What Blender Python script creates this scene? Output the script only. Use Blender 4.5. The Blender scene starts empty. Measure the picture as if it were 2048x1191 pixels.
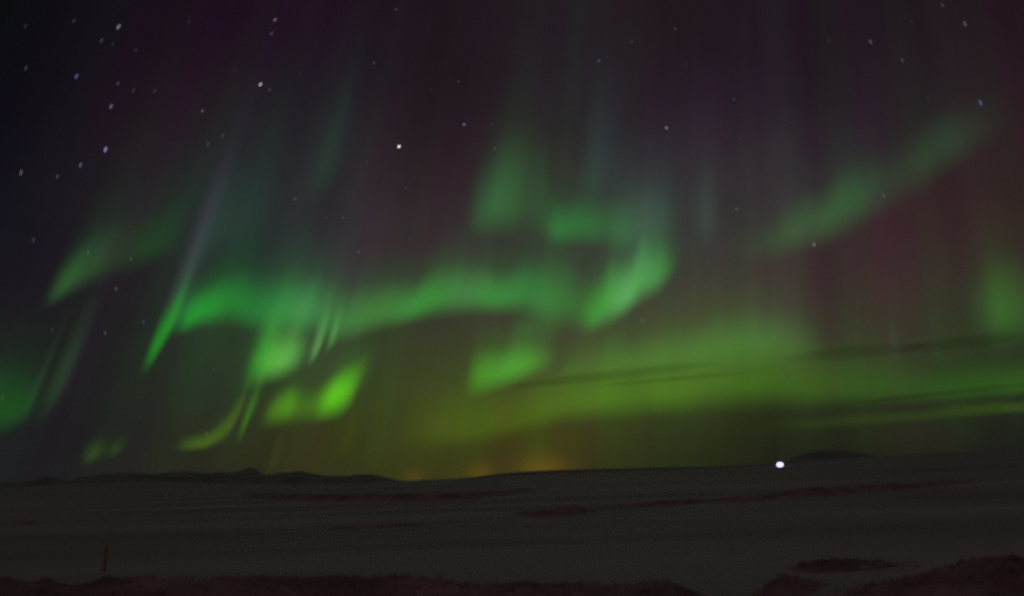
import bpy, math, random
import numpy as np
from mathutils import Vector, Matrix

random.seed(7)
scene = bpy.context.scene
COL = scene.collection

# ------------------------------------------------------------------ camera
F_PX, CX, CY = 1560.0, 1024.0, 595.5          # focal length and centre on a 2048 x 1191 frame
HC = 3.5                                      # the eye stands on a low knoll above the snow plain
PITCH, ROLL = math.radians(12.8), math.radians(2.0)
FWD = np.array([0.0, math.cos(PITCH), math.sin(PITCH)])
R0 = np.array([1.0, 0.0, 0.0]); U0 = np.cross(R0, FWD)
RGT = math.cos(ROLL) * R0 - math.sin(ROLL) * U0
UP = math.sin(ROLL) * R0 + math.cos(ROLL) * U0
EYE = np.array([0.0, 0.0, HC])

cam_data = bpy.data.cameras.new('camera')
cam_data.lens = 18.0
cam_data.sensor_fit = 'HORIZONTAL'
cam_data.sensor_width = 18.0 * 2048 / F_PX
cam_data.clip_start, cam_data.clip_end = 0.1, 5.0e6
cam_data.dof.use_dof = True                   # the photograph is focused far too near: everything is slightly soft
cam_data.dof.focus_distance = 2.0
cam_data.dof.aperture_fstop = 2.2
cam = bpy.data.objects.new('camera', cam_data)
M = Matrix.Identity(4)
for i in range(3):
    M[i][0], M[i][1], M[i][2], M[i][3] = RGT[i], UP[i], -FWD[i], EYE[i]
cam.matrix_world = M
COL.objects.link(cam)
scene.camera = cam

scene.view_settings.view_transform = 'Standard'
scene.view_settings.look = 'None'
scene.view_settings.exposure = 0.0
scene.view_settings.gamma = 1.0
scene.view_settings.use_curve_mapping = False
scene.cycles.use_denoising = False            # the night grain stays
scene.render.dither_intensity = 2.0
scene.cycles.transparent_max_bounces = 64
scene.cycles.max_bounces = 6
scene.cycles.diffuse_bounces = 2
scene.cycles.sample_clamp_indirect = 2.0


def ray(px, py):
    d = FWD * F_PX + RGT * (px - CX) - UP * (py - CY)
    return d / np.linalg.norm(d)


def project(p):
    v = np.asarray(p) - EYE
    z = v @ FWD
    return CX + F_PX * (v @ RGT) / z, CY - F_PX * (v @ UP) / z


def lin(c):
    c = np.asarray(c, float) / 255.0
    return np.where(c <= 0.04045, c / 12.92, ((c + 0.055) / 1.055) ** 2.4)


BDIR = ray(1400, -2400)                       # the magnetic zenith: every auroral ray runs towards it

# ------------------------------------------------------------------ the night sky (world)
SKY = [  # brightness of the moonless sky by direction, sampled by eye
    (30, 30, 12, 12, 15), (50, 200, 14, 14, 20), (40, 400, 18, 16, 25), (40, 560, 24, 20, 29), (50, 660, 30, 24, 32),
    (160, 100, 17, 15, 23), (160, 300, 22, 18, 28), (130, 480, 28, 26, 32), (250, 60, 22, 16, 26), (250, 190, 32, 20, 31), (270, 310, 38, 25, 34),
    (240, 400, 35, 33, 33), (380, 40, 27, 17, 28), (390, 180, 33, 22, 30), (430, 300, 35, 38, 39), (350, 430, 33, 45, 40), (430, 450, 36, 46, 43),
    (520, 60, 31, 19, 31), (520, 250, 35, 33, 38), (560, 350, 38, 40, 44), (560, 470, 40, 48, 46), (640, 400, 44, 42, 47),
    (650, 120, 32, 20, 33), (760, 50, 30, 20, 30), (740, 180, 35, 30, 37), (680, 270, 37, 37, 40), (780, 350, 45, 33, 39), (720, 470, 51, 44, 50),
    (800, 500, 54, 48, 48), (900, 100, 31, 22, 29), (890, 200, 34, 25, 31), (900, 330, 42, 31, 36), (890, 430, 50, 40, 45), (900, 500, 56, 50, 48),
    (1030, 60, 33, 24, 32), (1030, 170, 37, 28, 36), (1120, 130, 38, 32, 38), (1200, 60, 37, 32, 36), (1100, 300, 46, 40, 41), (1200, 200, 40, 39, 42), (1300, 60, 32, 23, 28),
    (1300, 170, 37, 26, 35), (1330, 290, 48, 36, 48), (1450, 80, 34, 25, 34), (1440, 230, 42, 32, 44), (1460, 370, 54, 42, 48), (1400, 420, 53, 56, 56), (1250, 400, 52, 56, 55),
    (1470, 480, 58, 54, 52), (1600, 60, 33, 25, 32), (1600, 200, 37, 28, 37), (1620, 320, 48, 43, 48), (1540, 420, 53, 50, 51), (1760, 50, 33, 24, 31), (1750, 200, 38, 31, 36),
    (1900, 50, 34, 24, 31), (1900, 180, 40, 31, 37), (2020, 60, 34, 23, 28), (2030, 220, 44, 32, 34), (2030, 380, 48, 35, 33), (1900, 420, 51, 36, 38), (1830, 480, 55, 36, 40),
    (1650, 520, 57, 43, 45), (1690, 560, 59, 43, 44), (1820, 580, 58, 46, 42), (1950, 540, 54, 46, 40), (1560, 580, 64, 56, 50), (1420, 600, 66, 62, 51), (1320, 640, 64, 62, 48),
    (1720, 650, 56, 54, 42), (1880, 660, 52, 54, 38), (1780, 720, 50, 57, 37), (1920, 730, 44, 52, 34), (1200, 700, 64, 66, 46), (1100, 700, 62, 64, 44), (960, 660, 58, 57, 43), (860, 680, 56, 56, 40),
    (760, 700, 53, 61, 40), (800, 780, 58, 70, 34), (900, 780, 60, 76, 34), (760, 860, 58, 66, 24), (880, 860, 64, 74, 22), (700, 900, 54, 56, 22), (850, 930, 55, 51, 22), (950, 920, 58, 54, 22),
    (1050, 880, 62, 60, 22), (1150, 910, 52, 53, 22), (1300, 900, 44, 49, 23), (1400, 880, 34, 40, 20), (1550, 880, 29, 33, 18), (1550, 920, 32, 36, 20), (1700, 875, 25, 29, 19), (1700, 905, 28, 30, 21), (1850, 865, 24, 25, 20), (1850, 900, 33, 31, 24), (2030, 855, 26, 27, 22), (2030, 890, 27, 26, 24),
    (580, 880, 52, 52, 24), (580, 930, 50, 50, 26), (430, 930, 40, 40, 26), (300, 930, 38, 38, 28), (300, 820, 38, 38, 32), (200, 760, 30, 31, 32), (180, 850, 29, 29, 32), (90, 900, 29, 30, 32), (30, 930, 27, 29, 30),
    (360, 740, 38, 50, 36), (420, 720, 40, 58, 38), (420, 820, 42, 50, 36), (230, 650, 32, 31, 33), (150, 700, 33, 35, 32), (250, 600, 34, 33, 34), (300, 560, 37, 34, 38),
    (40, 750, 30, 38, 32), (650, 720, 50, 70, 42), (480, 720, 44, 66, 40), (1150, 560, 58, 62, 50), (1040, 520, 54, 56, 48), (1240, 500, 52, 58, 50), (1100, 400, 48, 52, 46),
    (1680, 780, 56, 70, 34), (1850, 770, 48, 62, 30), (2020, 740, 40, 52, 32), (1400, 780, 60, 74, 36), (1200, 800, 64, 76, 30), (1050, 820, 66, 72, 26),
]
AMB = lin((37, 32.6, 33))                        # the sky outside the frame, overhead and behind
K_SKY = 1.0 / 0.055 ** 2
obs_d = np.array([ray(s[0], s[1]) for s in SKY])
obs_c = np.array([lin(s[2:]) for s in SKY])


def smooth_sky(d, val, prior):
    w = np.exp(K_SKY * (np.atleast_2d(d) @ obs_d.T - 1.0))
    return (w @ val + 0.01 * prior) / (w.sum(axis=1) + 0.01)[:, None]


RES = obs_c - smooth_sky(obs_d, obs_c, AMB)


def open_sky(d):
    return np.maximum(smooth_sky(d, obs_c, AMB) + smooth_sky(d, RES, 0 * AMB), 0.0004)


def base_at(px, py):
    return open_sky(ray(px, py))[0]


world = bpy.data.worlds.new('World')
scene.world = world
world.use_nodes = True
world.node_tree.nodes['Background'].inputs['Color'].default_value = (*AMB, 1)
world.node_tree.nodes['Background'].inputs['Strength'].default_value = 0.3
# the glow of far towns beyond the skyline: x, y, half widths, light
GLOW = [(826, 956, 13, 12, (0.058, 0.022, 0.000)), (964, 948, 17, 14, (0.080, 0.031, 0.000)), (1086, 937, 32, 17, (0.105, 0.041, 0.000)),
        (1084, 922, 50, 30, (0.012, 0.004, 0.000)), (962, 940, 40, 26, (0.006, 0.002, 0.0)), (1480, 915, 40, 24, (0.005, 0.002, 0.0)), (1830, 890, 60, 22, (0.007, 0.002, 0.0))]


def sky_light(d):
    """radiance of the open night sky in directions d (n, 3)"""
    # the haze near the ground dims the lowest sky, so what lies beyond it is a little brighter
    c = open_sky(d) * (1 + 0.62 * (np.exp(3.5e-5 * np.minimum(14500.0, 330.0 / np.maximum(d[:, 2:3], 1e-3))) - 1))
    for px, py, sx, sy, g in GLOW:
        d0 = ray(px, py)
        ex = np.cross(d0, UP); ex /= np.linalg.norm(ex)
        ey = np.cross(ex, d0)
        q = ((d - d0) @ ex * F_PX / sx) ** 2 + ((d - d0) @ ey * F_PX / sy) ** 2
        c = c + np.exp(-0.5 * q)[:, None] * np.array(g)
    return np.maximum(c, 0.0004)


# ------------------------------------------------------------------ helpers
def tag(o, label=None, cat=None, group=None, kind=None):
    if label: o['label'] = label
    if cat: o['category'] = cat
    if group: o['group'] = group
    if kind: o['kind'] = kind
    return o


def mesh_obj(name, verts, faces, mat=None, parent=None, smooth=True, loc=None):
    me = bpy.data.meshes.new(name)
    me.from_pydata([tuple(map(float, v)) for v in verts], [], faces)
    if smooth:
        me.polygons.foreach_set('use_smooth', [True] * len(me.polygons))
    me.update()
    o = bpy.data.objects.new(name, me)
    COL.objects.link(o)
    if mat: me.materials.append(mat)
    if parent: o.parent = parent
    if loc is not None: o.location = loc
    return o


def empty(name, loc):
    o = bpy.data.objects.new(name, None)
    o.location = loc
    o.empty_display_size = 0.2
    COL.objects.link(o)
    return o


def grid_faces(nu, nv, wrap=False):
    f = []
    for i in range(nu - (0 if wrap else 1)):
        j = (i + 1) % nu
        for k in range(nv - 1):
            f.append((i * nv + k, j * nv + k, j * nv + k + 1, i * nv + k + 1))
    return f


def vnoise(x, y, seed=0):
    x = np.asarray(x, float); y = np.asarray(y, float)
    xi, yi = np.floor(x).astype(np.int64), np.floor(y).astype(np.int64)
    fx, fy = x - xi, y - yi
    fx, fy = fx * fx * (3 - 2 * fx), fy * fy * (3 - 2 * fy)

    def h(a, b):
        n = (a * 374761393 + b * 668265263 + seed * 1442695041) & 0xFFFFFFFF
        n = ((n ^ (n >> 13)) * 1274126177) & 0xFFFFFFFF
        return ((n ^ (n >> 16)) & 0xFFFF) / 65535.0
    return (h(xi, yi) * (1 - fx) + h(xi + 1, yi) * fx) * (1 - fy) + (h(xi, yi + 1) * (1 - fx) + h(xi + 1, yi + 1) * fx) * fy


def fbm(x, y, seed=0, octv=4):
    s, a, t = 0.0, 1.0, 0.0
    for k in range(octv):
        s = s + a * vnoise(x * 2 ** k, y * 2 ** k, seed + k); t += a; a *= 0.5
    return s / t - 0.5


def sstep(a, b, x):
    t = np.clip((x - a) / (b - a), 0, 1)
    return t * t * (3 - 2 * t)


def new_mat(name):
    m = bpy.data.materials.new(name); m.use_nodes = True
    m.node_tree.nodes.clear()
    return m


def ground_mat(name, c1, c2, scale, rough=0.8, bump=0.4, bscale=6.0, stretch=(1, 1, 1), lo=0.42, hi=0.58):
    m = new_mat(name); t = m.node_tree
    g = t.nodes.new('ShaderNodeNewGeometry')
    mp = t.nodes.new('ShaderNodeMapping'); mp.inputs['Scale'].default_value = stretch
    t.links.new(g.outputs['Position'], mp.inputs['Vector'])
    n1 = t.nodes.new('ShaderNodeTexNoise'); n1.inputs['Scale'].default_value = scale; n1.inputs['Detail'].default_value = 5
    t.links.new(mp.outputs[0], n1.inputs['Vector'])
    r = t.nodes.new('ShaderNodeMapRange'); r.inputs['From Min'].default_value = lo; r.inputs['From Max'].default_value = hi
    t.links.new(n1.outputs['Fac'], r.inputs['Value'])
    mx = t.nodes.new('ShaderNodeMix'); mx.data_type = 'RGBA'
    mx.inputs['A'].default_value = (*c1, 1); mx.inputs['B'].default_value = (*c2, 1)
    t.links.new(r.outputs[0], mx.inputs['Factor'])
    n2 = t.nodes.new('ShaderNodeTexNoise'); n2.inputs['Scale'].default_value = bscale; n2.inputs['Detail'].default_value = 4
    t.links.new(mp.outputs[0], n2.inputs['Vector'])
    bp = t.nodes.new('ShaderNodeBump'); bp.inputs['Strength'].default_value = bump; bp.inputs['Distance'].default_value = 0.2
    t.links.new(n2.outputs['Fac'], bp.inputs['Height'])
    b = t.nodes.new('ShaderNodeBsdfPrincipled'); b.inputs['Roughness'].default_value = rough
    b.inputs['Specular IOR Level'].default_value = 0.2
    t.links.new(mx.outputs['Result'], b.inputs['Base Color']); t.links.new(bp.outputs[0], b.inputs['Normal'])
    o = t.nodes.new('ShaderNodeOutputMaterial'); t.links.new(b.outputs[0], o.inputs['Surface'])
    return m


def flat_mat(name, c, rough=0.6, metal=0.0):
    m = new_mat(name); t = m.node_tree
    b = t.nodes.new('ShaderNodeBsdfPrincipled'); o = t.nodes.new('ShaderNodeOutputMaterial')
    n1 = t.nodes.new('ShaderNodeTexNoise'); n1.inputs['Scale'].default_value = 9.0
    mx = t.nodes.new('ShaderNodeMix'); mx.data_type = 'RGBA'
    mx.inputs['A'].default_value = (*[q * 0.8 for q in c], 1); mx.inputs['B'].default_value = (*c, 1)
    t.links.new(n1.outputs['Fac'], mx.inputs['Factor']); t.links.new(mx.outputs['Result'], b.inputs['Base Color'])
    b.inputs['Roughness'].default_value = rough; b.inputs['Metallic'].default_value = metal
    t.links.new(b.outputs[0], o.inputs['Surface'])
    return m


MAT_SNOW = ground_mat('snow', (0.52, 0.49, 0.49), (0.87, 0.86, 0.83), 0.03, 0.7, 0.35, 1.2, (0.30, 1.6, 1), 0.34, 0.64)
MAT_HEATH = ground_mat('heath', (0.42, 0.26, 0.30), (0.92, 0.58, 0.60), 0.30, 0.95, 0.7, 3.0, (1, 1, 1), 0.36, 0.66)
t = MAT_HEATH.node_tree                      # windblown snow lies between the tufts wherever the heath sinks towards the plain
cov = t.nodes.new('ShaderNodeAttribute'); cov.attribute_name = 'cover'
cn = t.nodes.new('ShaderNodeTexNoise'); cn.inputs['Scale'].default_value = 1.1; cn.inputs['Detail'].default_value = 6
t.links.new([n for n in t.nodes if n.type == 'MAPPING'][0].outputs[0], cn.inputs['Vector'])
ca1 = t.nodes.new('ShaderNodeMath'); ca1.operation = 'MULTIPLY_ADD'; ca1.inputs[1].default_value = 1.5
t.links.new(cn.outputs['Fac'], ca1.inputs[0]); t.links.new(cov.outputs['Fac'], ca1.inputs[2])
cr = t.nodes.new('ShaderNodeMapRange'); cr.interpolation_type = 'SMOOTHSTEP'; cr.inputs['From Min'].default_value = 0.68; cr.inputs['From Max'].default_value = 1.25
t.links.new(ca1.outputs[0], cr.inputs['Value'])
cm = t.nodes.new('ShaderNodeMix'); cm.data_type = 'RGBA'; cm.inputs['A'].default_value = (0.78, 0.76, 0.72, 1)
t.links.new(cr.outputs[0], cm.inputs['Factor'])
pb = [n for n in t.nodes if n.type == 'BSDF_PRINCIPLED'][0]
t.links.new(pb.inputs['Base Color'].links[0].from_socket, cm.inputs['B']); t.links.new(cm.outputs['Result'], pb.inputs['Base Color'])
MAT_ROCK = ground_mat('dark_rock', (0.38, 0.44, 0.42), (0.62, 0.70, 0.66), 0.004, 0.9, 0.3, 0.02)

# ------------------------------------------------------------------ the sky
R_SKY = 1.0e6
saz = np.radians(np.concatenate([np.linspace(-180, -46, 30, endpoint=False), np.linspace(-46, 46, 330, endpoint=False), np.linspace(46, 180, 30, endpoint=False)]))
sel = np.radians(np.concatenate([np.linspace(-12, -3, 6, endpoint=False), np.linspace(-3, 12, 66, endpoint=False), np.linspace(12, 50, 76, endpoint=False), np.linspace(50, 90, 20)]))
SA, SE = np.meshgrid(saz, sel, indexing='ij')
SD = np.stack([np.sin(SA) * np.cos(SE), np.cos(SA) * np.cos(SE), np.sin(SE)], -1).reshape(-1, 3)
sky = mesh_obj('sky', SD * R_SKY, grid_faces(len(saz), len(sel), True))
tag(sky, 'dark purple and olive night sky over the snow plain', 'sky', kind='structure')
ca = sky.data.color_attributes.new('glow', 'FLOAT_COLOR', 'POINT')
ca.data.foreach_set('color', np.concatenate([sky_light(SD), np.ones((len(SD), 1))], 1).astype(np.float32).ravel())
MAT_SKY = new_mat('night_sky'); t = MAT_SKY.node_tree
at = t.nodes.new('ShaderNodeAttribute'); at.attribute_name = 'glow'
ge = t.nodes.new('ShaderNodeNewGeometry')


def vm(op, a, b):
    n = t.nodes.new('ShaderNodeVectorMath'); n.operation = op
    for k, v in enumerate((a, b)):
        if isinstance(v, (tuple, list, np.ndarray)): n.inputs[k].default_value = [float(q) for q in v]
        else: t.links.new(v, n.inputs[k])
    return n.outputs['Value'] if op == 'DOT_PRODUCT' else n.outputs[0]


def sm(op, a, b=None, c=None):
    n = t.nodes.new('ShaderNodeMath'); n.operation = op
    for k, v in enumerate((a, b, c)):
        if v is None: continue
        if isinstance(v, (int, float)): n.inputs[k].default_value = v
        else: t.links.new(v, n.inputs[k])
    return n.outputs[0]


D = vm('MULTIPLY', ge.outputs['Position'], (1 / R_SKY,) * 3)
# faint rays in the diffuse glow run along the meridians of the magnetic zenith
e1 = np.cross(BDIR, [0, 1, 0]); e1 /= np.linalg.norm(e1)
e2 = np.cross(BDIR, e1)
ang = sm('ARCTAN2', vm('DOT_PRODUCT', D, e1), vm('DOT_PRODUCT', D, e2))


def stripes(scale, off, amp):
    n = t.nodes.new('ShaderNodeTexNoise'); n.noise_dimensions = '1D'
    n.inputs['Scale'].default_value = scale; n.inputs['Detail'].default_value = 4.0; n.inputs['Roughness'].default_value = 0.5
    t.links.new(sm('ADD', ang, off), n.inputs['W'])
    return sm('MULTIPLY_ADD', n.outputs['Fac'], amp, 1 - amp / 2)


# green oxygen rays and the purple glow between them vary independently
cmb = t.nodes.new('ShaderNodeCombineXYZ')
st_rb, st_g = stripes(15.0, 3.7, 0.38), stripes(15.0, 11.3, 0.76)
for k, q in enumerate((st_rb, st_g, st_rb)): t.links.new(q, cmb.inputs[k])
nz2 = t.nodes.new('ShaderNodeTexNoise'); nz2.inputs['Scale'].default_value = 14.0; nz2.inputs['Detail'].default_value = 2.0
t.links.new(D, nz2.inputs['Vector'])
fac = vm('MULTIPLY', cmb.outputs[0], sm('MULTIPLY_ADD', nz2.outputs['Fac'], 0.24, 0.88))
em = t.nodes.new('ShaderNodeEmission'); om = t.nodes.new('ShaderNodeOutputMaterial')
t.links.new(vm('MULTIPLY', at.outputs['Color'], fac), em.inputs['Color'])
t.links.new(em.outputs[0], om.inputs['Surface'])
MAT_SKY.cycles.emission_sampling = 'NONE'
sky.data.materials.append(MAT_SKY)

# ------------------------------------------------------------------ the snow plain
SKYLINE_SNOW = [(-900, 985), (-400, 980), (0, 975), (100, 970), (200, 965), (300, 963), (400, 964.5), (500, 967), (600, 968), (700, 966), (800, 963), (850, 961),
                (900, 957), (950, 956), (1000, 952), (1100, 946), (1200, 943), (1300, 940), (1400, 937.5), (1480, 933), (1560, 928), (1638, 919), (1724, 914),
                (1800, 911), (1900, 904), (2048, 896), (2400, 880), (2900, 860)]
SKYLINE_HILL = [(-900, 966), (-400, 962), (-100, 967), (0, 965), (60, 962), (80, 956), (95, 952), (120, 957), (140, 960), (160, 953), (180, 950), (210, 947), (240, 945),
                (280, 946), (310, 947), (340, 943), (370, 941), (395, 944), (420, 945), (440, 942), (455, 943), (475, 943), (488, 938), (500, 934), (512, 938),
                (530, 949), (545, 948), (560, 944), (580, 943), (600, 940), (620, 945), (650, 950), (680, 951), (700, 950), (715, 948), (745, 947), (770, 953),
                (800, 960), (850, 962), (900, 957), (950, 952.5), (1000, 946), (1040, 942.5), (1080, 940), (1100, 939.5), (1200, 936.5), (1300, 934), (1400, 932.5),
                (1480, 930), (1560, 925), (1585, 914), (1610, 905), (1638, 901), (1690, 900), (1724, 905), (1751, 910), (1800, 910), (1900, 902), (2048, 894), (2400, 880), (2900, 858)]


def skyline_table(lst):
    az, el = [], []
    for px, py in lst:
        d = ray(px, py)
        az.append(math.atan2(d[0], d[1])); el.append(d[2] / math.hypot(d[0], d[1]))
    return np.array(az), np.array(el)


AZ_S, EL_S = skyline_table(SKYLINE_SNOW)
AZ_H, EL_H = skyline_table(SKYLINE_HILL)
D_SNOW, D_HILL = 2200.0, 9000.0


def terrain(x, y):
    x = np.asarray(x, float); y = np.asarray(y, float)
    r = np.hypot(x, y) + 1e-6
    az = np.arctan2(x, y)
    el = np.interp(az, AZ_S, EL_S)
    rise = sstep(230, D_SNOW, r) * (HC + D_SNOW * el) - sstep(D_SNOW, 2.5 * D_SNOW, r) * 14.0
    z = rise + 1.85 * np.exp(-(r / 6.0) ** 2)
    z += fbm(x / 60, y / 25, 3) * 0.5 * sstep(15, 60, r)
    z += fbm(x / 9, y / 3.5, 9) * 0.16 * sstep(4, 20, r) * (1 - sstep(200, 900, r))
    z += fbm(x / 300, y / 140, 5) * 2.6 * sstep(150, 500, r) * (1 - sstep(1500, 2100, r))
    return z


azs = np.concatenate([np.radians(np.linspace(-180, -48, 45, endpoint=False)), np.radians(np.linspace(-48, 48, 420, endpoint=False)), np.radians(np.linspace(48, 180, 45, endpoint=False))])
rs = np.concatenate([[0.0], np.geomspace(0.8, 14000, 290)])
RR, AA = np.meshgrid(rs, azs)
X, Y = RR * np.sin(AA), RR * np.cos(AA)
Z = terrain(X, Y)
snow = mesh_obj('snow_field', np.stack([X, Y, Z], -1).reshape(-1, 3), grid_faces(len(azs), len(rs), True), MAT_SNOW)
tag(snow, 'dim grey snow plain stretching from the foreground to the horizon', 'snow field', kind='structure')


# ------------------------------------------------------------------ distant hills
def hills(name, px0, px1, label, n=260):
    a0, a1 = (math.atan2(ray(p, 940)[0], ray(p, 940)[1]) for p in (px0, px1))
    az = np.linspace(a0, a1, n)
    v = np.linspace(-1, 1, 25)
    AZ, V = np.meshgrid(az, v, indexing='ij')
    r = D_HILL + V * 1600
    x, y = r * np.sin(AZ), r * np.cos(AZ)
    top = HC + D_HILL * np.interp(AZ, AZ_H, EL_H)
    shape = np.clip(1 - np.abs(V) ** 1.3, 0, 1)
    edge = np.clip(np.minimum(AZ - a0, a1 - AZ) / 0.01, 0, 1)
    base = -40.0
    z = base + (top - base) * (shape * edge ** 0.5)
    z += fbm(x / 420, y / 420, 21) * 50 * (1 - np.abs(1 - 2 * shape)) * (V != 0)
    o = mesh_obj(name, np.stack([x, y, z], -1).reshape(-1, 3), grid_faces(n, len(v)), MAT_ROCK)
    return tag(o, label, 'hills', kind='structure')


hills('mountains', -500, 858, 'low jagged dark mountain range along the left horizon')
hills('ridge', 872, 1562, 'thin dark ridge on the skyline under the orange town glow')
hills('hill', 1566, 1775, 'low rounded dark hill on the horizon right of the white light')


# ------------------------------------------------------------------ bare banks and hummocks that stand out of the snow
def ground_hit(px, py):
    d = ray(px, py)
    return EYE + d * ((0.0 - HC) / d[2])


TUFTS = []
tuft_rng = random.Random(11)


def bank(name, nodes, width, label, cat, seed, lump=1.2, rough=0.35):
    """nodes: (x, y of the foot, y of the crest) along the bank; a real mound with a front, a crest and a back."""
    xs = np.array([q[0] for q in nodes], float)
    n = max(12, int((xs[-1] - xs[0]) / 4))
    px = np.linspace(xs[0], xs[-1], n)
    yb = np.interp(px, xs, [q[1] for q in nodes]); yt = np.interp(px, xs, [q[2] for q in nodes])
    ker = np.hanning(9); ker /= ker.sum()
    yt = np.convolve(np.pad(yt, 4, 'edge'), ker, 'valid'); yb = np.convolve(np.pad(yb, 4, 'edge'), ker, 'valid')
    nv = 29
    verts, cover = [], []
    for i in range(n):
        foot = ground_hit(px[i], yb[i])
        dn = math.hypot(foot[0], foot[1])
        ux, uy = foot[0] / dn, foot[1] / dn
        dtop = ray(px[i], yt[i])
        w = width * (0.6 + 0.4 * math.sin(math.pi * i / (n - 1)))
        dc = dn + 0.45 * w
        zc = HC + dc * dtop[2] / math.hypot(dtop[0], dtop[1])
        for k in range(nv):
            t = k / (nv - 1)
            dist = dn + (t * 1.06 - 0.03) * w
            x, y = ux * dist, uy * dist
            b = math.sin(math.pi * min(1, max(0, t))) ** 0.8
            g = float(terrain(x, y))
            h = (0.74 if lump < 0.85 else 0.58) * max(0.0, zc - float(terrain(ux * dc, uy * dc)))
            nse = float(fbm(x / lump, y / lump, seed, 5)) * rough * (0.25 + h) * 1.6
            verts.append((x, y, g - 0.06 + (h + 0.06) * b + nse * b))
            cover.append(b * min(1.0, 3.5 * min(i, n - 1 - i) / (n - 1) + 0.1))
    if lump < 0.95:                              # near enough for its tufts to show
        for (vx, vy, vz), cv in zip(verts, cover):
            if cv > 0.25 and tuft_rng.random() < 0.16 * cv:
                TUFTS.append((vx, vy, vz))
    o = mesh_obj(name, verts, grid_faces(n, nv), MAT_HEATH)
    o.data.attributes.new('cover', 'FLOAT', 'POINT').data.foreach_set('value', np.array(cover, dtype=np.float32))
    return tag(o, label, cat, kind='structure')


bank('bank', [(486, 990, 986), (520, 997, 980), (600, 1001, 979), (700, 1003, 978), (800, 1003, 978), (900, 1001, 975), (960, 997, 972), (1040, 984, 973), (1075, 978, 975)], 26,
     'long low dark red bank below the left and middle skyline', 'bank', 31, 3.0, 0.3)
bank('mound', [(1030, 1029, 1026), (1050, 1031, 1014), (1085, 1033, 1009), (1110, 1031, 1006), (1130, 1030, 999), (1150, 1028, 1001), (1170, 1026, 1014), (1195, 1022, 1019)], 7,
     'small dark red hump alone on the snow in the middle distance', 'mound', 32, 1.5, 0.3)
bank('bank', [(1180, 1023, 1017), (1260, 1017, 1004), (1340, 1012, 993), (1360, 1010, 996), (1420, 1005, 998), (1500, 1001, 990), (1560, 998, 980), (1600, 997, 967), (1680, 989, 962), (1760, 984, 960), (1850, 976, 958), (1920, 968, 958), (2010, 962, 957)], 14,
     'long dark red bank running up to the right below the white light', 'bank', 33, 2.0, 0.3)
bank('bank', [(640, 1056, 1054), (700, 1056, 1047), (800, 1051, 1044), (900, 1045, 1041), (950, 1041, 1039)], 4,
     'thin dark streak of bare ground on the snow left of the red hump', 'bank', 34, 1.0, 0.25)
bank('mound', [(26, 1050, 1048), (40, 1051, 1040), (60, 1050, 1038), (78, 1047, 1043)], 3.5,
     'tiny dark patch of bare ground on the snow near the left edge', 'mound', 35, 1.0, 0.3)
bank('heath', [(-120, 1260, 1150), (0, 1260, 1152), (120, 1260, 1150), (300, 1260, 1146), (500, 1260, 1146), (650, 1260, 1148), (760, 1260, 1152), (880, 1260, 1162), (980, 1265, 1172), (1060, 1265, 1170),
               (1160, 1265, 1172), (1240, 1260, 1168), (1310, 1255, 1155), (1345, 1250, 1162), (1400, 1250, 1190), (1440, 1250, 1215)], 8,
     'dark red heath across the bottom left foreground', 'heath', 36, 0.8, 0.45)
bank('mound', [(1500, 1210, 1200), (1530, 1200, 1172), (1565, 1195, 1146), (1600, 1190, 1156), (1640, 1180, 1172), (1660, 1176, 1174)], 3.2,
     'small dark hummock at the bottom edge right of centre', 'mound', 37, 0.7, 0.4)
bank('mound', [(1570, 1140, 1136), (1620, 1143, 1122), (1655, 1144, 1110), (1685, 1143, 1113), (1720, 1141, 1126), (1790, 1138, 1128), (1860, 1134, 1131)], 4,
     'reddish hummock with a long tail on the snow at lower right', 'mound', 38, 0.9, 0.4)
bank('heath', [(1640, 1230, 1200), (1720, 1225, 1176), (1800, 1225, 1162), (1880, 1220, 1130), (1940, 1215, 1102), (1990, 1215, 1084), (2048, 1215, 1080), (2140, 1215, 1085), (2260, 1215, 1110)], 7,
     'tall dark red heath slope filling the bottom right corner', 'heath', 39, 0.9, 0.45)

# ------------------------------------------------------------------ thin night haze over the plain
hv = [(x, y, z) for z in (-70, 330) for x, y in ((-14500, -14500), (14500, -14500), (14500, 14500), (-14500, 14500))]
haze = mesh_obj('haze', hv, [(3, 2, 1, 0), (4, 5, 6, 7), (0, 1, 5, 4), (1, 2, 6, 5), (2, 3, 7, 6), (3, 0, 4, 7)], None, smooth=False)
MAT_HAZE = new_mat('night_haze'); t = MAT_HAZE.node_tree
pv = t.nodes.new('ShaderNodeVolumePrincipled'); om = t.nodes.new('ShaderNodeOutputMaterial')
pv.inputs['Color'].default_value = (0.85, 0.87, 0.9, 1); pv.inputs['Density'].default_value = 3.5e-5
t.links.new(pv.outputs[0], om.inputs['Volume'])
haze.data.materials.append(MAT_HAZE)
tag(haze, 'thin haze lying over the snow plain', 'haze', kind='stuff')

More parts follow.
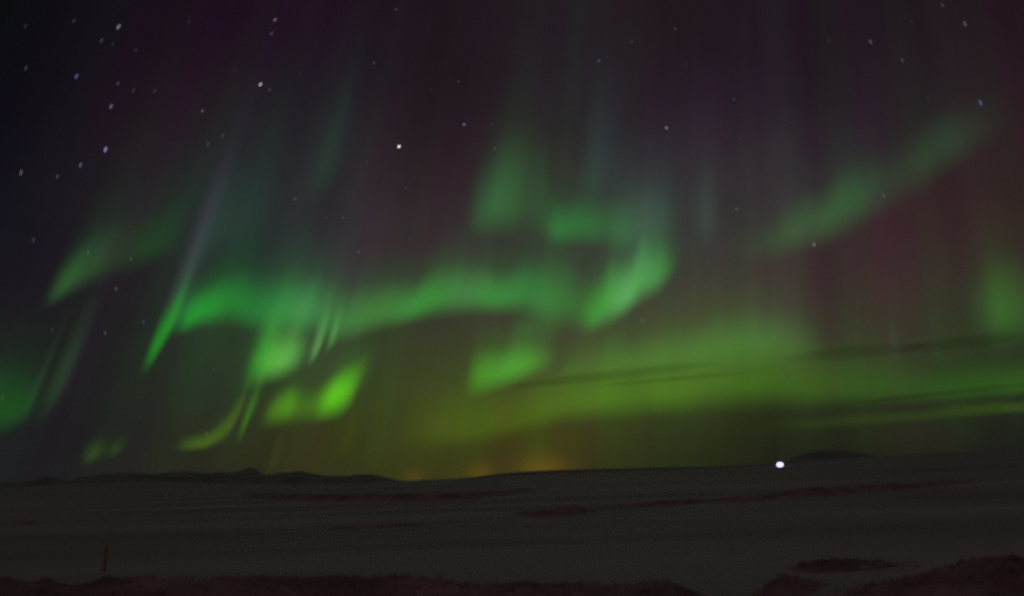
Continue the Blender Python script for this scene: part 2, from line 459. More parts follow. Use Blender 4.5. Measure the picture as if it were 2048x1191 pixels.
# ------------------------------------------------------------------ dry grass tufts on the near heath
rng = random.Random(5)
gv, gf = [], []
for x, y, z in TUFTS:
    for _ in range(rng.randint(4, 8)):
        a = rng.uniform(0, 2 * math.pi); hgt = rng.uniform(0.04, 0.15); ln = rng.uniform(0.02, 0.14); w = rng.uniform(0.004, 0.012)
        bx, by = x + rng.gauss(0, 0.05), y + rng.gauss(0, 0.05)
        cx_, cy_ = math.cos(a), math.sin(a)
        k = len(gv)
        gv += [(bx - cy_ * w, by + cx_ * w, z - 0.03), (bx + cy_ * w, by - cx_ * w, z - 0.03),
               (bx + cx_ * ln * 0.4 + cy_ * w * 0.7, by + cy_ * ln * 0.4 - cx_ * w * 0.7, z + hgt * 0.65), (bx + cx_ * ln * 0.4 - cy_ * w * 0.7, by + cy_ * ln * 0.4 + cx_ * w * 0.7, z + hgt * 0.65), (bx + cx_ * ln, by + cy_ * ln, z + hgt)]
        gf += [(k, k + 1, k + 2, k + 3), (k + 3, k + 2, k + 4)]
MAT_GRASS = ground_mat('dry_grass', (0.40, 0.24, 0.26), (0.85, 0.52, 0.50), 2.0, 0.9, 0.1)
gr = mesh_obj('dry_grass', gv, gf, MAT_GRASS, smooth=False)
tag(gr, 'dark reddish dry grass growing on the near heath', 'grass', kind='stuff')

# ------------------------------------------------------------------ marker stake
MAT_STAKE = flat_mat('weathered_orange_paint', (0.90, 0.40, 0.16), 0.5)
p0 = ground_hit(208, 1143)
gz = float(terrain(p0[0], p0[1]))
dst = math.hypot(p0[0], p0[1])
h_st = dst * 42 / F_PX
ring = [(math.cos(a) * 0.075, math.sin(a) * 0.05) for a in np.linspace(0, 2 * math.pi, 12, endpoint=False)]
levels = [(-0.25, 1.15), (0.0, 1.12), (0.35 * h_st, 1.0), (0.7 * h_st, 0.92), (0.93 * h_st, 0.86), (0.985 * h_st, 0.66), (h_st, 0.3)]
vs = [(c * s, q * s, z) for (z, s) in levels for c, q in ring]
fs = [(l * 12 + i, l * 12 + (i + 1) % 12, (l + 1) * 12 + (i + 1) % 12, (l + 1) * 12 + i) for l in range(len(levels) - 1) for i in range(12)]
fs.append(tuple(range((len(levels) - 1) * 12, len(levels) * 12)))
st = mesh_obj('marker_stake', vs, fs, MAT_STAKE, loc=(p0[0], p0[1], gz))
st.rotation_euler = (0.02, 0.035, 0.3)
tag(st, 'short orange marker stake standing in the snow at lower left', 'stake')

# ------------------------------------------------------------------ the white lamp on the horizon
D_LAMP = 1000.0
dl = ray(1560, 928.5)
lp = EYE + dl * (D_LAMP / math.hypot(dl[0], dl[1]))
gl = float(terrain(lp[0], lp[1]))
lamp = empty('floodlight', (lp[0], lp[1], gl))
lamp.rotation_euler = (0, 0, math.atan2(-lp[0], lp[1]) )
tag(lamp, 'bright white lamp shining on the skyline at right', 'lamp')
hl = lp[2] - gl
MAT_STEEL = flat_mat('galvanised_steel', (0.25, 0.25, 0.26), 0.5, 0.8)


def tube(name, pts, rad, mat, parent, seg=10):
    vs, fs = [], []
    for i, (p, r) in enumerate(zip(pts, rad)):
        p = Vector(p)
        t = (Vector(pts[min(i + 1, len(pts) - 1)]) - Vector(pts[max(i - 1, 0)])).normalized()
        a = t.orthogonal().normalized(); b = t.cross(a)
        for k in range(seg):
            an = 2 * math.pi * k / seg
            vs.append(p + a * math.cos(an) * r + b * math.sin(an) * r)
    for i in range(len(pts) - 1):
        for k in range(seg):
            fs.append((i * seg + k, i * seg + (k + 1) % seg, (i + 1) * seg + (k + 1) % seg, (i + 1) * seg + k))
    fs.append(tuple(range(seg))[::-1]); fs.append(tuple(range((len(pts) - 1) * seg, len(pts) * seg)))
    return mesh_obj(name, vs, fs, mat, parent)


def lathe_y(name, prof, mat, parent, sx=1.0, seg=24, loc=(0, 0, 0)):
    vs, fs = [], []
    for (yy, r) in prof:
        for k in range(seg):
            an = 2 * math.pi * k / seg
            vs.append((math.cos(an) * r * sx, yy, math.sin(an) * r))
    for i in range(len(prof) - 1):
        for k in range(seg):
            fs.append((i * seg + k, (i + 1) * seg + k, (i + 1) * seg + (k + 1) % seg, i * seg + (k + 1) % seg))
    fs.append(tuple(range(seg))); fs.append(tuple(range((len(prof) - 1) * seg, len(prof) * seg))[::-1])
    return mesh_obj(name, vs, fs, mat, parent, loc=loc)


print('lamp height above ground', hl)
tube('pole', [(0, 1.2, -1), (0, 1.2, max(0.6, hl * 0.5)), (0, 1.2, max(1.2, hl))], [0.14, 0.12, 0.10], MAT_STEEL, lamp)
lathe_y('housing', [(1.3, 0.25), (1.1, 0.9), (0.5, 2.4), (0.1, 2.82), (0.0, 2.82)], MAT_STEEL, lamp, 1.35, loc=(0, 0, hl))
MAT_LAMP = new_mat('lit_lamp'); t = MAT_LAMP.node_tree
em = t.nodes.new('ShaderNodeEmission'); om = t.nodes.new('ShaderNodeOutputMaterial')
em.inputs['Color'].default_value = (0.5, 0.46, 1.0, 1); em.inputs['Strength'].default_value = 3.2
t.links.new(em.outputs[0], om.inputs['Surface'])
lathe_y('lens', [(-0.03, 2.75), (-0.12, 2.2), (-0.2, 1.2), (-0.24, 0.5), (-0.25, 0.05)], MAT_LAMP, lamp, 1.35, loc=(0, 0, hl))

# ------------------------------------------------------------------ aurora
MAT_AUR = new_mat('aurora_light'); t = MAT_AUR.node_tree
at = t.nodes.new('ShaderNodeAttribute'); at.attribute_name = 'glow'
em = t.nodes.new('ShaderNodeEmission'); tr = t.nodes.new('ShaderNodeBsdfTransparent'); ad = t.nodes.new('ShaderNodeAddShader'); om = t.nodes.new('ShaderNodeOutputMaterial')
t.links.new(at.outputs['Color'], em.inputs['Color']); em.inputs['Strength'].default_value = 1.0
t.links.new(em.outputs[0], ad.inputs[0]); t.links.new(tr.outputs[0], ad.inputs[1]); t.links.new(ad.outputs[0], om.inputs['Surface'])
MAT_AUR.cycles.emission_sampling = 'FRONT_BACK'
H_AUR = 9000.0                                # lower border of the curtains above the plain


def pchip(x, xs, ys):
    """monotone cubic through the nodes"""
    xs = np.asarray(xs, float); ys = np.asarray(ys, float)
    h = np.diff(xs); dlt = np.diff(ys) / h
    m = np.zeros_like(ys)
    for i in range(1, len(xs) - 1):
        if dlt[i - 1] * dlt[i] > 0:
            m[i] = 2 * dlt[i - 1] * dlt[i] / (dlt[i - 1] + dlt[i])
    i = np.clip(np.searchsorted(xs, x) - 1, 0, len(xs) - 2)
    tt = (x - xs[i]) / h[i]
    return ((1 + 2 * tt) * (1 - tt) ** 2) * ys[i] + tt * (1 - tt) ** 2 * h[i] * m[i] + tt * tt * (3 - 2 * tt) * ys[i + 1] + tt * tt * (tt - 1) * h[i] * m[i + 1]


TAIL = 2.3


def curtain(name, nodes, label, vp=0.35, fall=1.3, toptint=(1, 1, 1), rays=0.12, seed=0, gain=1.0, soft=9.0, tail=0.28):
    """A curtain of light: its foot runs at one height over the plain, its rays rise along the magnetic field.
    nodes: (x, y of the foot, y where the rays end, colour at the brightest height or 0)"""
    xs = [q[0] for q in nodes]
    n = max(36, int((xs[-1] - xs[0] + 4 * soft) / 3.0))
    px = np.linspace(xs[0] - 2 * soft, xs[-1] + 2 * soft, n)
    nodes = [(px[0], nodes[0][1] + (nodes[0][1] - nodes[1][1]) * 2 * soft / (xs[1] - xs[0]), nodes[0][2], 0)] + nodes + [(px[-1], nodes[-1][1] + (nodes[-1][1] - nodes[-2][1]) * 2 * soft / (xs[-1] - xs[-2]), nodes[-1][2], 0)]
    xs = [q[0] for q in nodes]
    yb = pchip(px, xs, [q[1] for q in nodes]); yt = pchip(px, xs, [q[2] for q in nodes])
    E = []
    for q in nodes:
        if q[3] == 0:
            E.append((0, 0, 0))
        else:
            yp = q[1] + (q[2] - q[1]) * vp
            xp = q[0] + (q[1] - yp) * (1400 - q[0]) / (q[1] + 2400)
            E.append(np.maximum(lin(q[3]) - base_at(xp, yp) * 0.95, 0.0) * gain)
    E = np.array(E)
    Eu = np.stack([np.maximum(pchip(px, xs, E[:, c]), 0) for c in range(3)], -1)
    step = px[1] - px[0]                     # light spreads a little along the curtain
    kx = np.arange(-int(2.5 * soft / step) - 1, int(2.5 * soft / step) + 2) * step
    ker = np.exp(-0.5 * (kx / soft) ** 2); ker /= ker.sum()
    Eu = np.stack([np.convolve(np.pad(Eu[:, c], len(kx) // 2), ker, 'valid') for c in range(3)], -1)
    win = sstep(px[0], px[0] + 1.2 * soft, px) * (1 - sstep(px[-1] - 1.2 * soft, px[-1], px))
    Eu = Eu * win[:, None]
    yt = yt + (yb - yt) * fbm(px / 90, np.zeros_like(px), seed + 40, 4) * 0.45
    yp = yb + (yt - yb) * vp
    yend = yp + (yt - yp) * TAIL                 # where the faint upper rays finally die out
    nv = 60
    verts, cols = [], []
    rn = 1 + rays * 3.0 * fbm(px / 75, np.zeros_like(px), seed + 70, 5)
    tt = np.array(toptint)
    for i in range(n):
        d = ray(px[i], yb[i])
        P = EYE + d * ((H_AUR - HC) / d[2])
        lo_s, hi_s = 0.0, 40 * H_AUR
        for _ in range(50):
            mid = (lo_s + hi_s) / 2
            if project(P + BDIR * mid)[1] > yend[i]: lo_s = mid
            else: hi_s = mid
        for k in range(nv):
            s = k / (nv - 1)
            pp = P + BDIR * (hi_s * s)
            verts.append(pp)
            yy = project(pp)[1]
            if yy > yp[i]:
                I = sstep(0, 1, (yb[i] - yy) / (yb[i] - yp[i])); w = 0.0
            else:
                w = (yp[i] - yy) / (yp[i] - yt[i])
                I = (1 - tail) * (1 - sstep(0, 1.05, w)) ** fall + tail * (1 - sstep(0, TAIL, w)) ** 1.6
            c = Eu[i] * I * rn[i] * (1 + (tt - 1) * sstep(0, 1, w))
            cols.append((*c, 1.0))
    o = mesh_obj(name, verts, grid_faces(n, nv), MAT_AUR)
    a = o.data.color_attributes.new('glow', 'FLOAT_COLOR', 'POINT')
    a.data.foreach_set('color', np.array(cols, dtype=np.float32).ravel())
    return tag(o, label, 'aurora', 'curtains of the northern lights')


G_AUR = 'aurora_curtain'
curtain(G_AUR, [(340, 680, 560, 0), (362, 676, 555, (34, 145, 50)), (400, 664, 540, (34, 142, 50)), (450, 660, 535, (34, 118, 48)), (500, 672, 530, (40, 118, 56)), (545, 684, 520, (56, 138, 66)),
                (590, 682, 520, (68, 142, 76)), (618, 680, 530, (60, 120, 66)), (650, 696, 535, (60, 112, 60)), (690, 694, 540, (66, 122, 62)), (740, 676, 535, (66, 120, 56)), (800, 660, 530, (62, 128, 58)),
                (860, 646, 525, (58, 132, 54)), (920, 640, 515, (68, 130, 68)), (980, 636, 510, (60, 135, 60)), (1040, 638, 505, (56, 132, 62)), (1080, 655, 505, (60, 120, 58)), (1125, 668, 505, (56, 104, 52)), (1170, 672, 510, (54, 96, 50)), (1215, 665, 515, 0)],
        'long bright green aurora band arching across the middle of the sky', 0.40, 1.3, (0.9, 1, 1.1), 0.18, 1)
curtain(G_AUR, [(476, 790, 610, 0), (498, 788, 610, (62, 150, 50)), (528, 776, 635, (86, 170, 64)), (560, 767, 640, (96, 174, 74)), (586, 757, 640, (72, 124, 62)), (612, 745, 640, 0)],
        'pale green aurora patch hanging below the left part of the band', 0.38, 1.2, (1, 1, 1), 0.06, 2, tail=0.1)
curtain(G_AUR, [(1155, 680, 560, 0), (1185, 676, 545, (48, 135, 50)), (1215, 662, 515, (76, 156, 72)), (1250, 640, 500, (92, 168, 92)), (1285, 615, 450, (78, 152, 78)), (1315, 598, 440, (72, 140, 72)), (1338, 575, 440, (58, 95, 52)), (1360, 555, 430, 0)],
        'bright green aurora hook curling at the right end of the band', 0.36, 1.2, (0.9, 1, 1.1), 0.06, 3, tail=0.22)
curtain(G_AUR, [(1205, 545, 370, 0), (1255, 535, 350, (62, 86, 68)), (1310, 525, 340, (62, 86, 72)), (1360, 510, 340, 0)],
        'dim grey green aurora veil rising above the bright hook', 0.4, 1.2, (1, 1, 1.3), 0.05, 4, 0.7)
curtain(G_AUR, [(1085, 500, 380, 0), (1118, 500, 392, (50, 104, 58)), (1160, 502, 396, (48, 106, 54)), (1200, 505, 396, (50, 97, 54)), (1240, 508, 395, (52, 86, 56)), (1285, 510, 390, 0)],
        'short green aurora bar floating above the right end of the band', 0.42, 1.1, (1, 1, 1.1), 0.05, 5)
curtain(G_AUR, [(922, 490, 300, 0), (950, 490, 300, (52, 80, 54)), (985, 486, 280, (56, 94, 56)), (1030, 490, 250, (54, 84, 52)), (1058, 492, 250, (54, 80, 52)), (1098, 492, 360, (50, 82, 50)), (1130, 490, 400, 0)],
        'dull green aurora patch with tall rays left of the short bar', 0.32, 1.2, (0.9, 0.9, 1.2), 0.18, 6)
curtain(G_AUR, [(1145, 430, 90, 0), (1180, 430, 90, (50, 62, 56)), (1215, 420, 90, (46, 54, 54)), (1250, 410, 110, 0)],
        'faint grey aurora ray rising straight up above the short bar', 0.3, 1.2, (1, 0.9, 1.2), 0.05, 7)
curtain(G_AUR, [(1392, 520, 270, 0), (1412, 515, 270, (60, 72, 64)), (1438, 500, 270, 0)],
        'narrow faint grey aurora ray right of the bright hook', 0.35, 1.2, (1, 1, 1.2), 0.03, 8)
curtain(G_AUR, [(925, 805, 690, 0), (948, 803, 690, (72, 138, 38)), (985, 793, 685, (74, 148, 48)), (1020, 782, 680, (78, 158, 52)), (1050, 770, 678, (76, 145, 48)), (1085, 755, 676, (70, 105, 48)), (1115, 745, 678, 0)],
        'small bright green aurora patch low in the centre', 0.45, 1.1, (1, 1, 1.1), 0.05, 9)
curtain(G_AUR, [(512, 866, 790, 0), (538, 863, 775, (76, 122, 10)), (563, 858, 765, (80, 143, 8)), (592, 856, 765, (64, 104, 16)), (618, 854, 752, (66, 112, 18)), (634, 852, 740, (80, 156, 16)), (652, 849, 722, (94, 200, 12)), (674, 844, 712, (92, 194, 14)), (693, 834, 706, (80, 150, 26)), (718, 800, 692, (62, 84, 38)), (745, 780, 690, 0)],
        'brightest yellow green aurora blob low at left of centre', 0.48, 1.1, (0.9, 1, 2.0), 0.05, 10, soft=6.0, tail=0.15)
curtain(G_AUR, [(345, 906, 862, 0), (368, 906, 860, (62, 82, 26)), (400, 904, 852, (74, 102, 16)), (430, 896, 822, (70, 98, 18)), (452, 884, 780, (68, 92, 22)), (468, 862, 740, (62, 82, 32)), (482, 835, 735, 0)],
        'small yellow green aurora streak curled like a J near the left horizon', 0.38, 1.1, (0.9, 1, 1.3), 0.05, 11, soft=5.0, tail=0.15)
curtain(G_AUR, [(466, 900, 765, 0), (477, 893, 758, (66, 112, 12)), (492, 862, 725, (60, 98, 32)), (508, 840, 720, 0)],
        'thin upright green aurora streak right beside the J shaped one', 0.4, 1.1, (0.9, 1, 1.3), 0.03, 12, soft=5.0, tail=0.15)
curtain(G_AUR, [(274, 758, 600, 0), (288, 754, 590, (26, 132, 40)), (304, 736, 560, (18, 132, 36)), (321, 710, 535, (20, 126, 40)), (337, 688, 525, (30, 86, 40)), (350, 676, 525, 0)],
        'sharp green aurora spike pointing down at left', 0.36, 1.2, (1.2, 0.9, 1.2), 0.04, 13, soft=5.0)
curtain(G_AUR, [(296, 700, 250, 0), (316, 695, 250, (58, 56, 66)), (336, 676, 240, (54, 60, 66)), (366, 660, 240, 0)],
        'tall faint lilac aurora ray slanting up from the green spike', 0.42, 1.1, (1, 1, 1), 0.04, 14)
curtain(G_AUR, [(76, 626, 480, 0), (97, 622, 478, (44, 82, 44)), (122, 610, 450, (46, 86, 46)), (162, 590, 420, (46, 73, 46)), (210, 572, 395, (40, 58, 38)), (260, 555, 380, (36, 62, 34)), (300, 542, 370, (31, 58, 36)), (350, 532, 380, 0)],
        'dim green aurora sheet at the far left above the spike', 0.34, 1.2, (0.9, 0.9, 1.2), 0.22, 15)
curtain(G_AUR, [(54, 866, 560, 0), (74, 860, 560, (38, 64, 38)), (95, 843, 560, (42, 58, 44)), (120, 822, 550, 0)],
        'long thin faint aurora ray slanting up at the left edge', 0.3, 1.0, (1.1, 0.8, 1.2), 0.03, 16)
curtain(G_AUR, [(-200, 890, 700, 0), (-80, 886, 720, (30, 80, 34)), (0, 880, 725, (28, 78, 30)), (30, 866, 735, (28, 66, 30)), (64, 850, 740, 0)],
        'dim green aurora glow cut off by the left edge', 0.34, 1.2, (1, 1, 1.1), 0.08, 17)
curtain(G_AUR, [(148, 938, 872, 0), (176, 936, 870, (50, 78, 26)), (192, 928, 870, (44, 60, 28)), (205, 924, 870, (38, 46, 30)), (222, 921, 868, (44, 66, 28)), (248, 910, 864, 0)],
        'two small dim green aurora smudges low over the left mountains', 0.42, 1.1, (1, 1, 1.1), 0.0, 18, soft=5.0, tail=0.15)
curtain(G_AUR, [(1450, 545, 430, 0), (1540, 535, 420, (56, 69, 51)), (1590, 520, 396, (60, 82, 54)), (1640, 508, 374, (60, 86, 56)), (1690, 486, 340, (56, 82, 54)), (1740, 462, 306, (51, 70, 49)), (1800, 430, 270, (48, 60, 45)), (1860, 388, 230, (49, 62, 46)), (1910, 354, 200, (47, 60, 46)), (1960, 325, 180, (45, 48, 40)), (2060, 270, 140, 0)],
        'dull green aurora band slanting up to the right edge', 0.46, 1.2, (0.9, 0.95, 1.15), 0.30, 19, soft=14.0, tail=0.25)
curtain(G_AUR, [(1925, 715, 540, 0), (1985, 710, 520, (53, 76, 42)), (2015, 707, 510, (58, 102, 42)), (2048, 705, 500, (57, 92, 42)), (2140, 695, 520, 0)],
        'green aurora patch cut off by the right edge', 0.42, 1.2, (1, 1, 1.1), 0.12, 20, soft=12.0)
curtain(G_AUR, [(770, 915, 745, 0), (830, 912, 742, (64, 76, 18)), (890, 906, 738, (72, 88, 16)), (980, 894, 730, (74, 92, 14)), (1060, 872, 712, (76, 98, 18)), (1150, 853, 690, (78, 114, 20)), (1250, 849, 660, (78, 120, 20)), (1350, 840, 640, (76, 115, 22)), (1450, 833, 625, (70, 108, 26)), (1550, 827, 630, (64, 102, 28)),
                (1620, 825, 670, (60, 92, 24)), (1750, 818, 700, (52, 84, 22)), (1900, 810, 720, (46, 80, 18)), (2060, 797, 720, (48, 86, 12)), (2200, 780, 710, (40, 60, 20)), (2350, 770, 720, 0)],
        'broad yellow green aurora glow spread low over the right horizon', 0.32, 1.2, (1.0, 1, 1.6), 0.11, 21)
curtain(G_AUR, [(1085, 780, 690, 0), (1160, 775, 675, (72, 102, 48)), (1250, 765, 655, (74, 112, 52)), (1350, 755, 635, (76, 116, 54)), (1450, 748, 618, (72, 116, 55)), (1555, 742, 612, (72, 116, 57)), (1610, 742, 612, (66, 98, 54)), (1665, 742, 625, 0)],
        'soft green aurora veil above the low glow right of centre', 0.42, 1.1, (1, 1, 1), 0.11, 22, 0.55)
curtain(G_AUR, [(1480, 872, 835, 0), (1700, 858, 822, (46, 64, 14)), (1850, 846, 810, (48, 66, 10)), (2060, 828, 792, (56, 82, 6)), (2200, 818, 780, (44, 60, 10)), (2350, 810, 775, 0)],
        'thin yellow green aurora strip under the low glow at right', 0.45, 1.0, (1, 1, 1), 0.02, 23, 0.8, tail=0.0)
curtain(G_AUR, [(609, 742, 620, 0), (621, 736, 610, (96, 148, 84)), (633, 720, 600, (80, 136, 68)), (643, 704, 600, 0)],
        'thin pale aurora ray beside the hanging green patch', 0.32, 1.0, (0.8, 0.8, 1), 0.0, 25, 0.85, soft=4.0)
curtain(G_AUR, [(647, 716, 610, 0), (656, 708, 600, (78, 138, 66)), (672, 696, 600, 0)],
        'second thin aurora ray close right of the pale one', 0.32, 1.0, (0.8, 0.8, 1), 0.0, 26, 0.85, soft=4.0)

curtain(G_AUR, [(596, 425, 130, 0), (622, 420, 110, (42, 56, 48)), (655, 405, 100, (40, 45, 46)), (690, 390, 100, 0)],
        'wide faint grey green ray slanting high up left of the brightest star', 0.25, 1.0, (0.95, 0.7, 1.1), 0.1, 31, soft=10.0, tail=0.2)
curtain(G_AUR, [(372, 560, 300, 0), (395, 555, 290, (38, 60, 46)), (430, 545, 280, (40, 56, 50)), (480, 535, 280, (38, 54, 48)), (540, 530, 300, 0)],
        'broad faint grey green glow above the left end of the band', 0.35, 1.0, (1, 0.8, 1.2), 0.25, 32, soft=10.0, tail=0.25)
curtain(G_AUR, [(1785, 735, 610, 0), (1793, 735, 600, (52, 68, 48)), (1804, 730, 600, 0)],
        'thin faint upright ray above the low glow at right', 0.3, 1.0, (1, 0.9, 1.1), 0.0, 33, soft=4.0)
curtain(G_AUR, [(1866, 742, 620, 0), (1878, 742, 610, (46, 60, 40)), (1894, 736, 610, 0)],
        'second thin faint ray between the first one and the right edge patch', 0.3, 1.0, (1, 0.9, 1.1), 0.0, 34, soft=4.0)
curtain(G_AUR, [(528, 952, 850, 0), (540, 950, 845, (60, 62, 20)), (556, 944, 845, 0)],
        'faint olive ray standing on the peak of the left mountains', 0.3, 1.0, (0.9, 1, 1.2), 0.0, 35, soft=4.0)
curtain(G_AUR, [(668, 925, 800, 0), (684, 922, 790, (62, 66, 22)), (706, 915, 790, 0)],
        'faint olive ray under the brightest blob', 0.3, 1.0, (0.9, 1, 1.2), 0.0, 36, soft=5.0)
curtain(G_AUR, [(20, 872, 600, 0), (34, 868, 590, (34, 52, 36)), (48, 860, 590, 0)],
        'short dim ray closest to the left edge', 0.3, 1.0, (1.1, 0.8, 1.2), 0.0, 37, soft=4.0, tail=0.15)
curtain(G_AUR, [(322, 676, 560, 0), (336, 672, 550, (32, 78, 40)), (352, 668, 545, (32, 76, 42)), (366, 664, 545, 0)],
        'green haze joining the spike to the left end of the band', 0.4, 1.1, (1, 1, 1.1), 0.0, 38, soft=8.0, tail=0.2)
curtain(G_AUR, [(1005, 720, 600, 0), (1040, 715, 600, (62, 86, 48)), (1090, 700, 600, (60, 80, 48)), (1130, 690, 600, 0)],
        'dim green glow between the band and the small centre patch', 0.45, 1.0, (1, 1, 1), 0.05, 39, soft=12.0, tail=0.1)

# ------------------------------------------------------------------ thin dark clouds in front of the glow
MAT_CLOUD = new_mat('thin_night_cloud'); t = MAT_CLOUD.node_tree
va = t.nodes.new('ShaderNodeVolumeAbsorption'); va.inputs['Color'].default_value = (0, 0, 0, 1); va.inputs['Density'].default_value = 0.0005
om = t.nodes.new('ShaderNodeOutputMaterial'); t.links.new(va.outputs[0], om.inputs['Volume'])


def cloud(x0, y0, x1, y1, tpx, label, depth=260.0, z=1500.0):
    a = EYE + ray(x0, y0) * ((z - HC) / ray(x0, y0)[2]); b = EYE + ray(x1, y1) * ((z - HC) / ray(x1, y1)[2])
    c = (a + b) / 2; half = np.linalg.norm(b - a) / 2
    ax = (b - a) / (2 * half)
    up = np.array([0, 0, 1.0]); ay = np.cross(up, ax)
    th = np.linalg.norm(c) * tpx / F_PX / 2
    vs, fs = [], []
    nu, nv = 48, 17
    for i in range(nu):
        an = 2 * math.pi * i / nu
        for k in range(nv):
            ph = -math.pi / 2 + math.pi * k / (nv - 1)
            wob = 1 + 0.25 * float(fbm(np.array(an * 2), np.array(ph), 50))
            vs.append(ax * half * math.cos(an) * math.cos(ph) + ay * depth * math.sin(an) * math.cos(ph) * wob + up * th * math.sin(ph) * wob)
    o = mesh_obj('cloud', vs, grid_faces(nu, nv, True), MAT_CLOUD, loc=tuple(c))
    return tag(o, label, 'cloud', 'thin dark cloud streaks', kind='structure')


cloud(1010, 774, 1440, 724, 20, 'thin dark cloud streak across the green glow right of centre')
cloud(1560, 718, 1860, 690, 24, 'thin dark cloud streak above the glow at right')
cloud(1700, 806, 2120, 760, 9, 'narrow dark cloud line across the low glow at the right edge')
cloud(1780, 702, 2060, 668, 22, 'faint dark cloud streak under the right edge patch')
cloud(1180, 772, 1520, 742, 8, 'hair thin dark cloud streak low in the right glow')

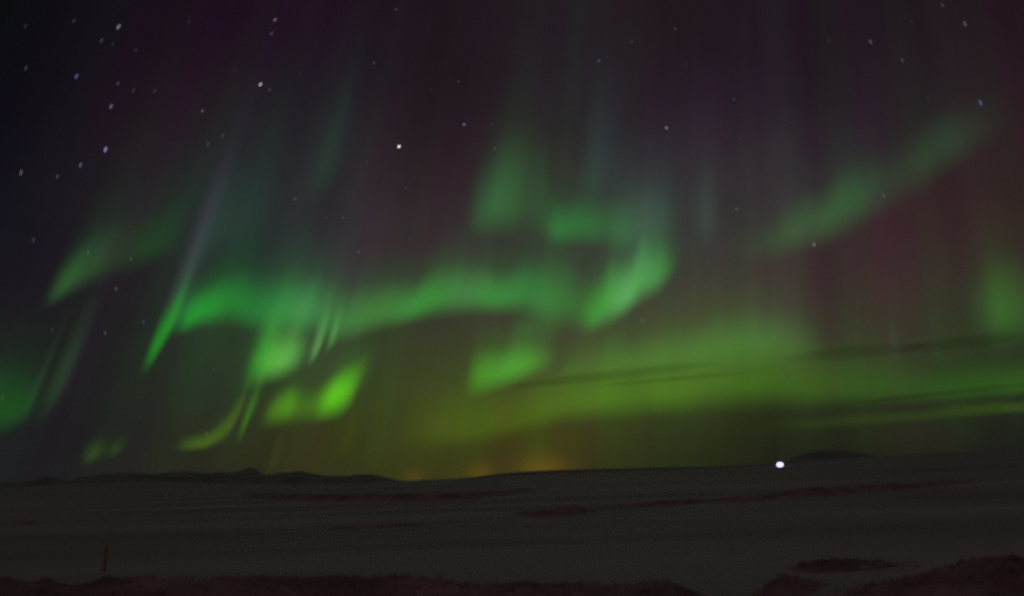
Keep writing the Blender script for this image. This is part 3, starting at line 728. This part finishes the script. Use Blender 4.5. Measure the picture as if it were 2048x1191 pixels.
# ------------------------------------------------------------------ stars
STAR_COL = {'w': (1.0, 0.95, 1.0), 'b': (0.5, 0.58, 1.25), 'v': (0.75, 0.6, 1.1), 'o': (1.15, 0.7, 0.5), 'r': (1.1, 0.5, 0.5), 'g': (0.8, 0.9, 0.85)}
FAINT = 'barely visible star speck among the brighter stars'
STARS = [
    (798, 293, 1.6, 'w', 'brightest white star, alone in the dark sky left of centre'),
    (928, 249, .6, 'b', 'bluish star just right of and above the brightest white star'),
    (521, 169, .85, 'w', 'bright white star with a faint red star at its lower right'),
    (539, 180, .28, 'r', 'faint red star touching the bright white star at upper left'),
    (550, 40, .5, 'o', 'yellowish star near the top edge, upper of a close pair'),
    (543, 67, .33, 'v', 'violet star just below the yellowish star near the top edge'),
    (237, 54, .62, 'w', 'white star nearest the top in the dark upper left corner'),
    (203, 81, .30, 'v', 'faint violet star just below left of the top left white star'),
    (148, 42, .22, 'o', 'faint yellowish star left of the top left white star'),
    (153, 153, .5, 'b', 'deep blue star in the upper left, left of a fainter blue one'),
    (236, 167, .33, 'b', 'fainter blue star between the white and pale blue ones at upper left'),
    (222, 213, .58, 'b', 'pale blue star under the fainter blue one at upper left'),
    (211, 299, .85, 'b', 'brightest blue violet star at the left'),
    (161, 330, .5, 'b', 'blue star just below left of the brightest blue violet star'),
    (42, 345, .45, 'o', 'orange white star closest to the left edge, level with the blue pair'),
    (115, 353, .28, 'g', 'faint grey star between the left edge orange star and the blue one'),
    (52, 136, .25, 'g', 'faint grey star near the left edge high up'),
    (272, 101, .20, 'r', FAINT), (267, 181, .24, 'v', 'left one of two faint violet stars side by side at upper left'),
    (310, 182, .24, 'v', 'right one of two faint violet stars side by side at upper left'),
    (405, 222, .38, 'o', 'orange star above the tall lilac ray'),
    (446, 271, .28, 'o', 'faint orange star at the top of the tall lilac ray'),
    (416, 288, .25, 'g', 'faint grey star beside the top of the tall lilac ray'),
    (378, 44, .16, 'v', FAINT), (51, 53, .16, 'g', FAINT), (225, 89, .14, 'g', FAINT), (469, 139, .14, 'v', FAINT),
    (792, 19, .25, 'o', 'faint warm star at the top edge above the brightest star'),
    (748, 126, .28, 'b', 'faint bluish star halfway between the top edge and the brightest star'),
    (983, 249, .17, 'g', FAINT), (917, 163, .24, 'r', 'faint red star above the bluish star at top centre'),
    (862, 180, .14, 'g', FAINT), (601, 146, .14, 'v', FAINT),
    (991, 297, .28, 'o', 'faint orange star above the dull green patch with tall rays'),
    (1198, 122, .36, 'b', 'blue star at top centre on the faint grey ray'),
    (1264, 84, .20, 'g', FAINT), (1350, 58, .25, 'o', 'faint orange star near the top edge right of centre'),
    (1370, 129, .14, 'v', FAINT), (1468, 199, .25, 'v', 'faint violet star above right of the pinkish white star'),
    (1333, 256, .55, 'w', 'pinkish white star high right of centre'),
    (1480, 278, .14, 'g', FAINT),
    (1741, 84, .4, 'v', 'violet star near the top between the centre and the right edge'),
    (1930, 48, .4, 'o', 'orange star near the top right corner'),
    (1885, 11, .25, 'v', 'faint violet star at the top edge near the right corner'),
    (1823, 43, .16, 'r', FAINT), (1805, 121, .28, 'v', 'faint violet star below right of the violet star near the top'),
    (1961, 206, .5, 'b', 'bluish star at upper right beside the end of the slanting band'),
    (1856, 197, .15, 'r', FAINT), (1658, 81, .13, 'g', FAINT),
    (67, 479, .28, 'v', 'faint violet star left of the dim far left sheet'),
    (176, 505, .25, 'g', 'faint grey star, left of two shining through the far left sheet'),
    (262, 517, .25, 'g', 'faint grey star, right of two shining through the far left sheet'),
    (232, 577, .33, 'o', 'orange star in the dark gap under the far left sheet'),
    (590, 398, .25, 'w', 'faint white star above the left part of the green band'),
    (735, 325, .20, 'r', FAINT), (653, 435, .18, 'g', FAINT),
    (687, 435, .25, 'v', 'faint violet star above the middle of the green band'),
    (811, 377, .18, 'r', FAINT),
    (718, 503, .34, 'b', 'blue star close above the long green band'),
    (1473, 418, .34, 'o', 'orange star right of the narrow grey ray beside the hook'),
    (1263, 345, .13, 'g', FAINT),
    (1768, 392, .3, 'v', 'faint violet star under the slanting green band at right'),
    (1628, 489, .5, 'w', 'white star on the lower border of the slanting green band'),
    (287, 643, .32, 'b', 'bluish star left of the green spike'),
    (210, 665, .3, 'o', 'pinkish star farther left of the green spike'),
    (104, 659, .18, 'g', FAINT), (427, 736, .15, 'g', FAINT), (5, 794, .2, 'g', FAINT),
    (413, 866, .24, 'o', 'faint orange star over the J shaped streak near the horizon'),
    (1285, 640, .3, 'w', 'faint white star below the bright green hook'),
    (1476, 860, .12, 'g', FAINT), (1100, 672, .12, 'g', FAINT),
]
# a unit ball shared by all stars
D_STAR = 900000.0
ico_v, ico_f = [], []
for i in range(12):
    for k in range(9):
        ph = -math.pi / 2 + math.pi * k / 8
        ico_v.append((math.cos(2 * math.pi * i / 12) * math.cos(ph), math.sin(2 * math.pi * i / 12) * math.cos(ph), math.sin(ph)))
ico_f = grid_faces(12, 9, True)
star_mats = {}
for px, py, br, ck, lab in STARS:
    el = 1 + 2.8 * (math.hypot(px - CX, py - CY) / 1180) ** 2
    key = (ck, round(br, 2), round(el, 1))
    if key not in star_mats:
        m = new_mat('starlight'); t = m.node_tree
        em = t.nodes.new('ShaderNodeEmission'); om = t.nodes.new('ShaderNodeOutputMaterial'); tr = t.nodes.new('ShaderNodeBsdfTransparent'); ad = t.nodes.new('ShaderNodeAddShader')
        em.inputs['Color'].default_value = (*STAR_COL[ck], 1)
        em.inputs['Strength'].default_value = 0.40 * br ** 1.45 * el ** -0.45
        t.links.new(em.outputs[0], ad.inputs[0]); t.links.new(tr.outputs[0], ad.inputs[1]); t.links.new(ad.outputs[0], om.inputs['Surface'])
        m.cycles.emission_sampling = 'NONE'
        star_mats[key] = m
    d = ray(px, py)
    o = mesh_obj('star', ico_v, ico_f, star_mats[key], loc=tuple(EYE + d * D_STAR))
    rad = D_STAR * (1.05 + 1.1 * min(br, 1.0)) / F_PX
    fx, fy = px - CX, py - CY                  # star images lengthen a little around the centre of the frame
    el = 1 + 2.8 * (math.hypot(fx, fy) / 1180) ** 2
    ax = RGT * -fy - UP * fx; ax /= np.linalg.norm(ax)
    az_ = np.cross(ax, d); az_ /= np.linalg.norm(az_)
    o.rotation_euler = Matrix((ax, np.cross(az_, ax), az_)).transposed().to_euler()
    o.scale = (rad * el, rad, rad / el ** 0.25)
    tag(o, lab, 'star', 'stars in the night sky')
